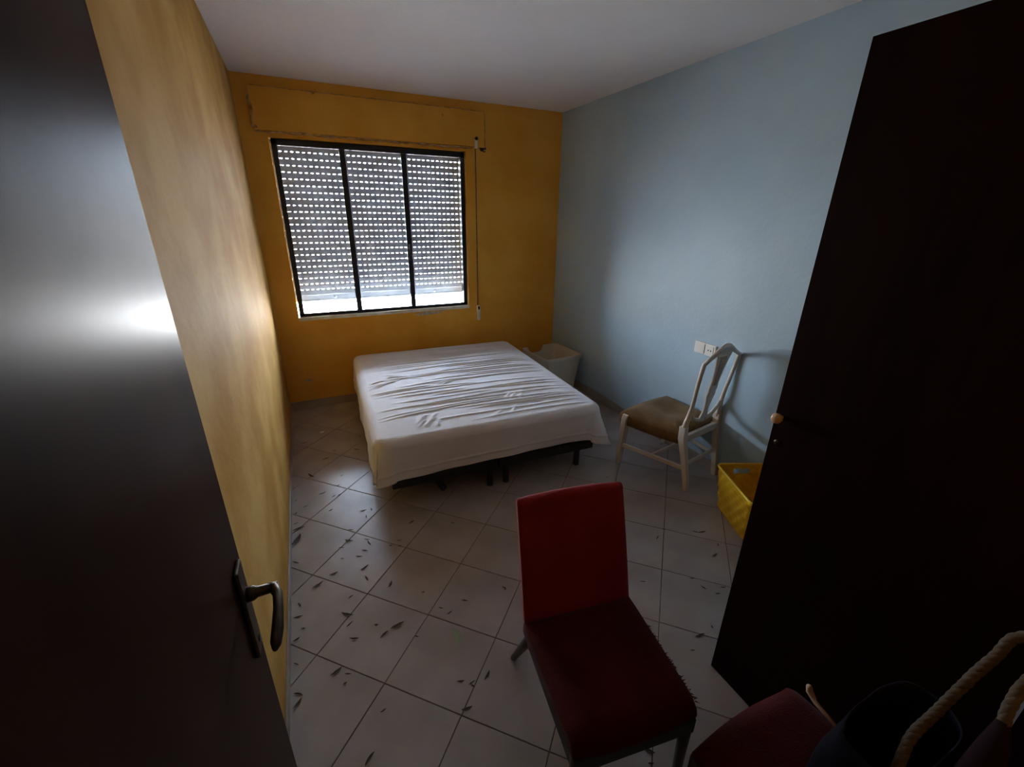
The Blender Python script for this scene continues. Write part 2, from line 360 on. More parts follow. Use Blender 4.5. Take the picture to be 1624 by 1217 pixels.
# pull strap, guide and winder
st = tag(empty('shutter_strap_mount', (1.79, 0, 0.72)), 'brown pull strap with ivory winder hanging right of the window', 'strap')
MB().box(-0.005, 0.005, -0.010, -0.0085, 0.07, 1.50).build('strap', M_STRAP, st)
wd = MB().prism([(-0.004, 0.10), (-0.030, 0.09), (-0.036, 0.05), (-0.034, -0.02), (-0.024, -0.05), (0.0, -0.055), (0.0, 0.10)], 0, -0.016, 0.020)
wd.v = [(x, y, z) for x, y, z in wd.v]
wdo = wd.build('winder', M_IVORY, st, bevel=0.006)
MB().box(-0.007, 0.007, -0.040, -0.030, 0.062, 0.090).build('winder_slot', M_DARKHOLE, wdo)
gd = MB().box(-0.014, 0.014, -0.034, 0, 1.475, 1.555).build('strap_guide', M_WHITEPL, st, bevel=0.004)
MB().lathe([(0.011, -0.034), (0.014, -0.04), (0.014, -0.048), (0.008, -0.053), (0.0001, -0.054)], 14, 'Y', (0.0, 0, 1.548)).build('guide_roller', M_BRASS, gd, smooth=True)
hole = tag(splat('wall_mount_hole', 1.866, 2.192, 0.036, 0.028, M_DARKHOLE, None, y=0, th=0.004, seed=21, n=14), 'dark broken hole in the plaster right of the strap guide', 'hole')
splat('rubble', 1.874, 2.184, 0.009, 0.008, M_PATCH, hole, y=-0.003, th=0.008, seed=23, n=9)

# ------------------------------------------------------------------ entry door (left, opened along the yellow wall)
dr = struct(empty('door_1', (0.098, -4.125, 0)), 'dark brown varnished room door standing open beside the yellow wall', 'door')
DW = 0.862
MB().box(-0.038, 0, 0, DW, 0.008, 2.035).build('leaf', M_DOOR, dr, bevel=0.0025)
hn = MB().box(0, 0.008, DW-0.072, DW-0.030, 0.900, 1.095).build('handle_plate', M_BRASS, dr, bevel=0.003)
MB().lathe([(0.013, 0.0), (0.013, 0.012), (0.0095, 0.018), (0.0085, 0.05)], 14, 'X', (0.006, DW-0.05, 1.03)).build('handle_neck', M_BRASS, hn, smooth=True)
MB().sweep([(0.040, DW-0.046, 1.030), (0.050, DW-0.052, 1.030), (0.056, DW-0.07, 1.029), (0.057, DW-0.10, 1.024), (0.056, DW-0.13, 1.017), (0.053, DW-0.155, 1.012), (0.052, DW-0.166, 1.011)],
           [(.008, .008), (.010, .009), (.011, .008), (.013, .008), (.016, .009), (.014, .008), (.006, .004)], 12, up=(0, 0, 1)).build('handle_lever', M_BRASS, hn, smooth=True)
MB().lathe([(0.006, 0.0), (0.006, 0.0095)], 10, 'X', (0, DW-0.05, 0.925)).build('keyhole', M_DARKHOLE, hn)
for z in (0.25, 1.05, 1.8):
    MB().lathe([(0.007, z-0.045), (0.007, z+0.045)], 10, 'Z', (0.004, -0.004, 0)).build('hinge', M_BRASS, dr, smooth=True)
jb = MB().box(0.062, 0.092, RY-0.11, RY+0.012, 0, 2.06).box(0.90, 0.93, RY-0.11, RY+0.012, 0, 2.06).box(0.062, 0.93, RY-0.11, RY+0.012, 2.04, 2.07)
struct(jb.build('trim_5', M_JAMB, bevel=0.002), 'dark brown door lining of the doorway', 'trim')

# ------------------------------------------------------------------ wardrobe with its near door swung open
wr = tag(empty('wardrobe', (1.50, -4.50, 0)), 'tall dark mahogany wardrobe with one door swung open towards the window', 'wardrobe')
WWD, WDP, WHT = 1.13, 0.56, 2.05
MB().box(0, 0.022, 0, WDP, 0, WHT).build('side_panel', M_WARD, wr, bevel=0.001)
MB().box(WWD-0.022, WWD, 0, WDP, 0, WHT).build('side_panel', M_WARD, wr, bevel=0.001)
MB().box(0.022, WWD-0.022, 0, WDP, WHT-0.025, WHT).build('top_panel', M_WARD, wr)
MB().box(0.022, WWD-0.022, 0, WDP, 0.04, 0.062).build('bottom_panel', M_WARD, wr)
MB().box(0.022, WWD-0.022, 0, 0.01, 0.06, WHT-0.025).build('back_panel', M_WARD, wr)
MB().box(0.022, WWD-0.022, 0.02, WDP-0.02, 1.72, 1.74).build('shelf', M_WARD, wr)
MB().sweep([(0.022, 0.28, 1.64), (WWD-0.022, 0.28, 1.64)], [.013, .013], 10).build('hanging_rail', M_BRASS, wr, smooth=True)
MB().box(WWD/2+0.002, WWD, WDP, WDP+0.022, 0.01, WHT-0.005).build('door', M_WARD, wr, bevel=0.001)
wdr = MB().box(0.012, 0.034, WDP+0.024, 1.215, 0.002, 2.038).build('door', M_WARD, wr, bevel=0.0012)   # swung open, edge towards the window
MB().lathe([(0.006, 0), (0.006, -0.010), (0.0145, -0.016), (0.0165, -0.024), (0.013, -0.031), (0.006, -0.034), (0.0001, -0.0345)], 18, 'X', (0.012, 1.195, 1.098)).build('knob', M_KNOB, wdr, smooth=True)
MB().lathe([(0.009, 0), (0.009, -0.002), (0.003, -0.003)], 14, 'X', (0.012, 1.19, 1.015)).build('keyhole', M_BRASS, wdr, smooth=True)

# ------------------------------------------------------------------ bed: two bases, mattress, sheet
BA = math.radians(-2.5)
BX, BY = 0.478, -1.83
BW, BL = 1.50, 1.76
def make_base(x0, x1, label):
    b = tag(empty('slatted_bed', (BX, BY, 0), BA), label, 'bed base', 'pair of single bed bases')
    z0, z1 = 0.140, 0.205
    MB().box(x0, x1, 0.035, 0.075, z0, z1).build('end_rail', M_BLACK, b, bevel=0.006)
    MB().box(x0, x1, BL-0.12, BL-0.08, z0, z1).build('end_rail', M_BLACK, b, bevel=0.006)
    for a in (x0, x1-0.035): MB().box(a, a+0.035, 0.075, BL-0.12, z0, z1).build('side_rail', M_BLACK, b, bevel=0.004)
    n = 12
    me = MB().box(x0+0.03, x1-0.03, -0.026, 0.026, z1-0.012, z1-0.002).mesh('bed_slat', M_BLACK)
    for i in range(n): link(me, 'bed_slat', b, (0, 0.15+i*(BL-0.36)/(n-1), 0))
    return b
bl = make_base(0.085, 0.738, 'black metal bed base under the left half of the mattress')
br = make_base(0.752, 1.455, 'black metal bed base under the right half of the mattress')
def leg(parent, x, y, tilt=(0, 0)):
    MB().sweep([(x, y, 0.155), (x+tilt[0], y+tilt[1], 0.0)], [.021, .021], 14).build('leg', M_BLACK, parent, smooth=False)
for x in (0.11, 0.695): leg(bl, x, BL-0.16)
for x in (0.80, 1.39): leg(br, x, BL-0.16)
leg(bl, 0.702, 0.075); leg(br, 0.815, 0.075); leg(br, 1.360, 0.090)
# the left foot leg is folded in
MB().sweep([(0.33, 0.10, 0.168), (0.40, 0.085, 0.040)], [.021, .021], 14).build('leg', M_BLACK, bl)
mt = tag(MB().box(0.03, BW-0.03, 0.03, BL-0.03, 0.206, 0.462).build('mattress', M_MATT, bevel=0.05, segs=4), 'double mattress under the creased white sheet', 'mattress')
mt.location = (BX, BY, 0); mt.rotation_euler = (0, 0, BA)

def sheet():
    NX, NY = 190, 560
    hx, hy = BW/2, BL/2; m0x, m0y = 0.80, 0.83
    rE = 0.055; top = 0.48
    rs = random.Random(5)
    # crease lines: each (list of (x,y) control points in bed coords from centre), width, height
    cre = []
    ys = [-0.79, -0.71, -0.64, -0.57, -0.535, -0.48, -0.44, -0.38, -0.31, -0.27, -0.22, -0.185, -0.13, -0.08, -0.03, 0.015, 0.06, 0.11, 0.15, 0.20, 0.24, 0.28, 0.33, 0.37, 0.42, 0.455, 0.50, 0.53, 0.57, 0.61, 0.66, 0.70, 0.74, 0.79, -0.60, -0.34, -0.10, 0.09, 0.26]
    for y0 in ys:
        xa = -0.75 if rs.random() < .6 else rs.uniform(-.6, .0)
        xb = .74 if rs.random() < .5 else min(.74, xa+rs.uniform(.5, 1.3))
        c = rs.uniform(.015, .04); sl = rs.uniform(-.025, .02); ph = rs.uniform(0, 6.28); wob = rs.uniform(.004, .012)
        pts = []
        for i in range(13):
            t = i/12; x = xa+(xb-xa)*t
            pts.append((x, y0+sl*x+c*(.5-x*x/.55)+wob*math.sin(ph+x*5)))
        cre.append((pts, rs.uniform(.0055, .0085), rs.uniform(.0045, .0085)))
    def fan(cx, cy, n, L, a0, a1):
        for i in range(n):
            a = math.radians(rs.uniform(a0, a1)); l = L*rs.uniform(.5, 1.2); ox, oy = rs.uniform(-.07, .07), rs.uniform(-.05, .05)
            pts = [(cx+ox+(t-.5)*l*math.cos(a), cy+oy+(t-.5)*l*math.sin(a)+.01*math.sin(3*t)) for t in (0, .25, .5, .75, 1)]
            cre.append((pts, rs.uniform(.006, .009), rs.uniform(.004, .009)))
    fan(-.42, .12, 9, .26, -30, 35); fan(-.38, -.70, 6, .20, 40, 80); fan(.28, -.50, 6, .15, 30, 70); fan(.1, -.74, 3, .12, 50, 85); fan(-.62, 0.02, 8, .2, 0, 45); fan(-.10, -.08, 4, .14, 20, 60)
    # rasterise creases in a grid for speed
    segs = []
    for pts, w, hgt in cre:
        n = len(pts)
        for i in range(n-1):
            t0, t1 = i/(n-1), (i+1)/(n-1)
            segs.append((pts[i], pts[i+1], w, hgt, t0, t1))
    cell = {}
    for sgm in segs:
        (x0, y0), (x1, y1) = sgm[0], sgm[1]; pad = .035
        for gx in range(int((min(x0, x1)-pad+1)*20), int((max(x0, x1)+pad+1)*20)+1):
            for gy in range(int((min(y0, y1)-pad+1)*20), int((max(y0, y1)+pad+1)*20)+1):
                cell.setdefault((gx, gy), []).append(sgm)
    def wr_(x, y):
        hsum = 0
        best = {}
        for (a, b, w, hgt, t0, t1) in cell.get((int((x+1)*20), int((y+1)*20)), ()):
            dx, dy = b[0]-a[0], b[1]-a[1]; L2 = dx*dx+dy*dy
            t = max(0, min(1, ((x-a[0])*dx+(y-a[1])*dy)/L2)); d = math.hypot(x-a[0]-t*dx, y-a[1]-t*dy)
            if d > 4*w: continue
            g = t0+(t1-t0)*t; fade = min(1, 5*g, 5*(1-g))
            side = ((x-a[0])*dy-(y-a[1])*dx)
            ww2 = w*(1.9 if side < 0 else .8)
            v = hgt*fade*math.exp(-(d/ww2)**2)
            hsum = max(hsum, v)
        return hsum
    def ring(px, py):
        """rounded rectangle boundary point for direction square point (px,py) on the unit square border"""
        rc = 0.085
        x, y = px*hx, py*hy
        cx, cy = hx-rc, hy-rc
        if abs(x) > cx and abs(y) > cy:
            ax, ay = abs(x)-cx, abs(y)-cy
            ang = math.atan2(ay, ax)
            nx, ny = math.cos(ang)*math.copysign(1, x), math.sin(ang)*math.copysign(1, y)
            return (math.copysign(cx, x)+rc*nx, math.copysign(cy, y)+rc*ny, nx, ny)
        if abs(px) >= abs(py): return (x, y, math.copysign(1, x), 0)
        return (x, y, 0, math.copysign(1, y))
    vs = []
    for j in range(NY+1):
        b = -1+2*j/NY
        for i in range(NX+1):
            a = -1+2*i/NX
            ma, mb_ = abs(a)/m0x, abs(b)/m0y
            m = max(ma, mb_, 1e-6)
            ua, ub = (a/m0x)/m, (b/m0y)/m
            X, Y, nx, ny = ring(ua, ub)
            if m <= 1:
                # inset so the top flows into the rounded edge
                x, y = X*m, Y*m
                ox, oy = -nx*rE*m**6, -ny*rE*m**6
                x += ox; y += oy
                sag = .004*noise.noise(Vector((x*3, y*3, 1)))-.006*max(0, m-.75)/.25
                z = top+sag+wr_(x, y)*(1-m**14)
            else:
                mm = 1/m0x if ma >= mb_ else 1/m0y
                d = (m-1)/(mm-1)                     # 0..1 from edge to hem
                # hem height varies round the bed
                foot = max(0, -ub) if mb_ >= ma else 0
                left = ua < 0
                # length of cloth measured along the surface
                Lc = 0.300
                if ny < -.3: Lc = 0.270-0.010*math.sin(ua*2.2+.6)
                corner = (abs(ua) > .86 and ub < -.0) and (min(abs(ua), abs(ub)) > .80)
                if corner: Lc += (0.05 if ua > 0 else 0.025)*min(1, (min(abs(ua), abs(ub))-.80)/.2)
                s = d*Lc; q = rE*PI/2
                if s < q:
                    th = s/rE; o = -rE+rE*math.sin(th); z = top-.006-rE*(1-math.cos(th))
                else:
                    dn = s-q; z = top-.006-rE-dn
                    o = 0.012*dn/.25
                    fl_ = 0
                    if ub < -.5 or mb_ >= ma:
                        fl_ = (.10 if ua > 0 else .035)*max(0, (abs(ua)-.80)/.20)**1.5 if mb_ >= ma else (.10 if ua > 0 else .035)*max(0, (-ub-.86)/.14)**1.5
                    o += fl_*(dn/.25)
                    o += .006*math.sin((X*9 if mb_ >= ma else Y*9)+1)*(dn/.25)+.004*math.sin((X*23 if mb_ >= ma else Y*19))*(dn/.25)
                    # stitched hem line
                    if abs(d-.80) < .012: o += .004
                x, y = X+nx*o, Y+ny*o
                x += 0
                z += wr_(max(-.74, min(.74, x)), max(-.87, min(.87, y)))*max(0, 1-s/.05)*.6
            vs.append((x+hx, y+hy, z))
    fs = []
    for j in range(NY):
        for i in range(NX):
            a = j*(NX+1)+i; fs.append((a, a+1, a+NX+2, a+NX+1))
    mb = MB().add(vs, fs)
    o = mb.build('bed_sheet', M_SHEET, None, smooth=True)
    md = o.modifiers.new('thickness', 'SOLIDIFY'); md.thickness = 0.0025; md.offset = -1
    o.location = (BX, BY, 0); o.rotation_euler = (0, 0, BA)
    return tag(o, 'creased white sheet pulled over the double mattress, loose at the foot', 'sheet')
sheet()

# ------------------------------------------------------------------ white bin in the corner
def bin_():
    t = tag(empty('storage_bin', (2.385, -0.475, 0), math.radians(5)), 'tall white plastic bin with a notched rim in the corner behind the bed', 'bin')
    H = 0.40; tx, ty = 0.205, 0.225; bx, by = 0.165, 0.18; th = 0.005; rc = 0.035
    def loop(hx, hy, r, z, n=5):
        pts = []
        for cx, cy, a0 in ((hx-r, hy-r, 0), (-hx+r, hy-r, 90), (-hx+r, -hy+r, 180), (hx-r, -hy+r, 270)):
            for k in range(n+1):
                a = math.radians(a0+90*k/n); pts.append((cx+r*math.cos(a), cy+r*math.sin(a), z))
            # straight run subdivided
            nxt = None
        return pts
    def dense(hx, hy, r, z):
        """perimeter with subdivided straight sides"""
        base = loop(hx, hy, r, z); out_ = []
        n = len(base)
        for i in range(n):
            a, b = base[i], base[(i+1) % n]; d = math.hypot(a[0]-b[0], a[1]-b[1])
            k = 14 if d > .1 else 1
            for q in range(k): out_.append(tuple(a[w]+(b[w]-a[w])*q/k for w in range(3)))
        return out_
    def top_z(x, y):
        z = H
        if y > ty-.03:                                   # U notch in the far side
            u = abs(x+0.045)
            if u < .085: z = H-.062*math.sqrt(max(0, 1-(u/.085)**4))
        return z
    levels = 10; vs = []; out_l = []
    for s_ in (0, 1):
        for l in range(levels+1):
            f = l/levels
            hx = bx+(tx-bx)*f-s_*th; hy = by+(ty-by)*f-s_*th
            ring = dense(hx, hy, rc-s_*th*.5, 0)
            for (x, y, z) in ring:
                zt = top_z(x, y); z0 = s_*th
                vs.append((x, y, z0+(zt-z0)*f))
    n = len(vs)//(2*(levels+1)); fs = []
    for s_ in (0, 1):
        for l in range(levels):
            for k in range(n):
                a = (s_*(levels+1)+l)*n+k; b = (s_*(levels+1)+l)*n+(k+1) % n
                fs.append((a, b, b+n, a+n) if s_ == 0 else (a, a+n, b+n, b))
    for k in range(n):
        a = levels*n+k; b = levels*n+(k+1) % n; c = (2*levels+1)*n+k; d = (2*levels+1)*n+(k+1) % n
        fs.append((a, b, d, c))
    fs.append(tuple(range(n))); fs.append(tuple(range((levels+1)*n+n-1, (levels+1)*n-1, -1)))
    MB().add(vs, fs).build('body', M_BIN, t, smooth=True).modifiers.new('edge', 'EDGE_SPLIT')
    # turned-down lip on the outside of the rim, broken by the notch
    rim = dense(tx, ty, rc, 0); seg = []
    start = None
    keep = [not (y > ty-.03 and abs(x+.045) < .088) for x, y, z in rim]
    i0 = next(i for i in range(len(rim)) if keep[i] and not keep[i-1])
    order = [(i0+k) % len(rim) for k in range(len(rim)) if keep[(i0+k) % len(rim)]]
    prof = [(-.004, 0.0), (-.004, .003), (.008, .003), (.010, -.001), (.010, -.026), (.008, -.026), (.007, -.001)]
    vs = []; fs = []; m = len(prof)
    for i in order:
        x, y, z = rim[i]; nx, ny = x/tx, y/ty
        w = max(abs(nx), abs(ny))
        if abs(nx) > abs(ny)+.12: d = Vector((math.copysign(1, nx), 0, 0))
        elif abs(ny) > abs(nx)+.12: d = Vector((0, math.copysign(1, ny), 0))
        else: d = Vector((nx, ny, 0)).normalized()
        for o, zz in prof: vs.append((x+d.x*o, y+d.y*o, H+zz))
    for q in range(len(order)-1):
        for k in range(m):
            a = q*m+k; b = q*m+(k+1) % m; fs.append((a, b, b+m, a+m))
    fs += [tuple(range(m)), tuple(range((len(order)-1)*m, len(order)*m))]
    MB().add(vs, fs).build('rim', M_BIN, t)
bin_()

# ------------------------------------------------------------------ wall socket
sk = tag(empty('wall_socket', (RW, -2.035, 0.826)), 'white double wall socket plate above the white chair', 'socket')
MB().box(-0.010, 0, -0.085, 0.002, -0.041, 0.041).build('socket_plate', M_WHITEPL, sk, bevel=0.003)
MB().box(-0.010, 0, 0.004, 0.088, -0.041, 0.041).build('blank_plate', M_WHITEPL, sk, bevel=0.003)
ins = MB().box(-0.013, -0.008, -0.070, -0.013, -0.028, 0.028).build('insert', M_WHITEPL, sk, bevel=0.002)
for y in (-0.052, -0.031): MB().lathe([(0.0045, 0), (0.0045, -0.0142)], 10, 'X', (0, y, 0)).build('pin_hole', M_DARKHOLE, ins)
MB().box(-0.0108, -0.009, 0.001, 0.005, -0.03, 0.03).build('seam', M_DARKHOLE, sk)

# ------------------------------------------------------------------ white shield-back chair
def white_chair():
    t = tag(empty('dining_chair', (2.437, -2.10, 0), math.radians(10.4)), 'cream white shield-back wooden chair with brown velvet seat beside the blue wall', 'chair')
    # local: +Y forward, +X right
    fw_, rw_ = 0.262, 0.190       # half widths front, rear
    fy, ry = 0.242, -0.182
    SZ = 0.355
    def sq(path, rad, name, parent=t, seg=4):
        mb = MB(); mb.sweep(path, rad, 8, up=(0, 1, 0)); return mb.build(name, M_CHAIRW, parent, smooth=True)
    for sx in (-1, 1):
        mb = MB(); x, y = sx*fw_, fy; a, b = .021, .015
        def blk(zs):
            vs = []; fs = []
            for z, w, ox, oy in zs: vs += [(x+ox-w, y+oy-w, z), (x+ox+w, y+oy-w, z), (x+ox+w, y+oy+w, z), (x+ox-w, y+oy+w, z)]
            n = len(zs)
            for i in range(n-1):
                for k in range(4): fs.append((4*i+k, 4*i+(k+1) % 4, 4*i+4+(k+1) % 4, 4*i+4+k))
            fs += [(3, 2, 1, 0), tuple(range(4*n-4, 4*n))]
            return MB().add(vs, fs)
        blk([(0, .014, 0, .004), (.10, .0155, 0, .003), (SZ, .021, -sx*.008, -.010), (SZ+.03, .021, -sx*.012, -.014)]).build('leg', M_CHAIRW, t, bevel=.003)
        x, y = sx*rw_, ry
        blk([(0, .014, -sx*.028, -.056), (.10, .016, -sx*.022, -.040), (.25, .019, -sx*.010, -.012), (SZ, .021, 0, .010), (.44, .021, 0, .014)]).build('leg', M_CHAIRW, t, bevel=.003)
    for sx in (-1, 1):   # side rails and stretchers
        def bar(p0, p1, w, hgt, name):
            p0, p1 = Vector(p0), Vector(p1); d = (p1-p0).normalized(); n = Vector((-d.y, d.x, 0))*w; u = Vector((0, 0, hgt))
            MB().add([p0-n-u, p0+n-u, p0+n+u, p0-n+u, p1-n-u, p1+n-u, p1+n+u, p1-n+u], [(0, 1, 2, 3), (7, 6, 5, 4), (0, 4, 5, 1), (1, 5, 6, 2), (2, 6, 7, 3), (3, 7, 4, 0)]).build(name, M_CHAIRW, t, bevel=.002)
        bar((sx*.238, .215, .345), (sx*.172, -.165, .345), .012, .022, 'seat_rail')
        bar((sx*.260, .240, .150), (sx*.170, -.212, .150), .009, .013, 'stretcher')
    bar((-.25, .23, .345), (.25, .23, .345), .012, .022, 'seat_rail'); bar((-.185, -.172, .350), (.185, -.172, .350), .012, .022, 'seat_rail')
    bar((-.215, .02, .150), (.215, .02, .150), .008, .010, 'stretcher'); bar((-.172, -.208, .185), (.172, -.208, .185), .008, .011, 'stretcher')
    # upholstered seat, dished and rounded
    N = 26; vs = []; fs = []
    def edge(v): return rw_+.012+(fw_+.016-rw_-.012)*v
    def outline(u, v):   # u,v in -1..1
        vv = (v+1)/2; y = (ry+.03)+(fy+.045-ry-.03)*vv+(.018*(1-u*u) if v > 0 else 0)*v; x = u*edge(vv)
        return x, y
    for j in range(N+1):
        for i in range(N+1):
            u, v = -1+2*i/N, -1+2*j/N
            # squircle mapping for rounded corners
            uu = u*math.sqrt(1-.10*v*v); v2 = v*math.sqrt(1-.10*u*u)
            x, y = outline(uu, v2); m = max(abs(u), abs(v))
            z = .382+.040*(1-m**5)-.020*math.exp(-((u*1.5)**2+((v+.05)*1.4)**2)*1.6)
            vs.append((x, y, z))
    n1 = len(vs)
    for j in range(N):
        for i in range(N):
            a = j*(N+1)+i; fs.append((a, a+1, a+N+2, a+N+1))
    bd = [i for i in range(N+1)]+[j*(N+1)+N for j in range(1, N+1)]+[N*(N+1)+i for i in range(N-1, -1, -1)]+[j*(N+1) for j in range(N-1, 0, -1)]
    nb = len(bd)
    for dz, sc in ((-.014, 1.012), (-.045, 1.014), (-.074, 1.0)):
        for i in bd:
            x, y, z = vs[i]; vs.append((x*sc, y*sc, .382+dz))
    prev = bd
    for l in range(3):
        cur = list(range(n1+l*nb, n1+(l+1)*nb))
        for k in range(nb): fs.append((prev[k], cur[k], cur[(k+1) % nb], prev[(k+1) % nb]))
        prev = cur
    fs.append(tuple(prev))
    MB().add(vs, fs).build('seat', M_VELVET, t, smooth=True)
    # shield back, leaning: local plane coordinates (x, h) -> 3D
    def bk(x, hgt, dy=0):
        f = max(0, hgt-.41)/.54
        return (x-.020*f, ry+.014-.078*f**1.1+dy, hgt-.012*f)
    for sx in (-1, 1):
        path = [(sx*.190, .40), (sx*.184, .46), (sx*.174, .52), (sx*.170, .57), (sx*.174, .64), (sx*.183, .72), (sx*.189, .80), (sx*.190, .865), (sx*.186, .888)]
        MB().sweep([bk(*q) for q in path], [(.017, .020), (.017, .020), (.015, .017), (.013, .014), (.012, .0125), (.012, .012), (.012, .012), (.013, .013), (.010, .010)], 10, up=(0, 1, 0)).build('back_post', M_CHAIRW, t, smooth=True)
        # lower curve of the shield from the post to the splat foot
        path = [(sx*.172, .55), (sx*.140, .50), (sx*.095, .462), (sx*.045, .448), (0, .445)]
        MB().sweep([bk(*q) for q in path], [(.012, .014), (.011, .014), (.011, .014), (.012, .016), (.012, .018)], 10, up=(0, 1, 0)).build('shield_curve', M_CHAIRW, t, smooth=True)
    path = [(-.194, .876), (-.165, .892), (-.12, .915), (-.07, .942), (-.03, .958), (0, .962), (.03, .958), (.07, .942), (.12, .915), (.165, .892), (.194, .876)]
    MB().sweep([bk(*q) for q in path], [(.013, .011), (.013, .012), (.013, .013), (.013, .017), (.013, .022), (.013, .024), (.013, .022), (.013, .017), (.013, .013), (.013, .012), (.013, .011)], 10, up=(0, 1, 0)).build('top_rail', M_CHAIRW, t, smooth=True)
    # pierced splat: outline widths by height
    prof = [(.452, .050), (.475, .036), (.51, .024), (.55, .024), (.59, .034), (.63, .046), (.655, .038), (.675, .046), (.70, .040), (.74, .040), (.80, .048), (.86, .062), (.91, .078), (.94, .084)]
    vs = []; fs = []
    for hgt, w in prof:
        for sx in (-1, 1):
            for dy in (-.007, .007): vs.append(bk(sx*w, hgt, dy))
    for i in range(len(prof)-1):
        a, b = 4*i, 4*i+4
        fs += [(a, a+2, b+2, b), (a+1, b+1, b+3, a+3), (a, b, b+1, a+1), (a+2, a+3, b+3, b+2)]
    fs += [(0, 1, 3, 2), (4*len(prof)-4, 4*len(prof)-2, 4*len(prof)-1, 4*len(prof)-3)]
    spl = MB().add(vs, fs).build('splat', M_CHAIRW, t, bevel=.003)
    for a in (-2, -1, 0, 1, 2):       # carved flutes fanning out in the upper splat
        path = [(a*.008, .70), (a*.010, .76), (a*.0135, .83), (a*.018, .90)]
        MB().sweep([bk(q[0], q[1], -.0075) for q in path], [(.003, .002), (.0035, .003), (.0035, .0035), (.003, .004)], 6, up=(0, 1, 0)).build('flute', M_CHAIRW, spl, smooth=True)
    return t
white_chair()

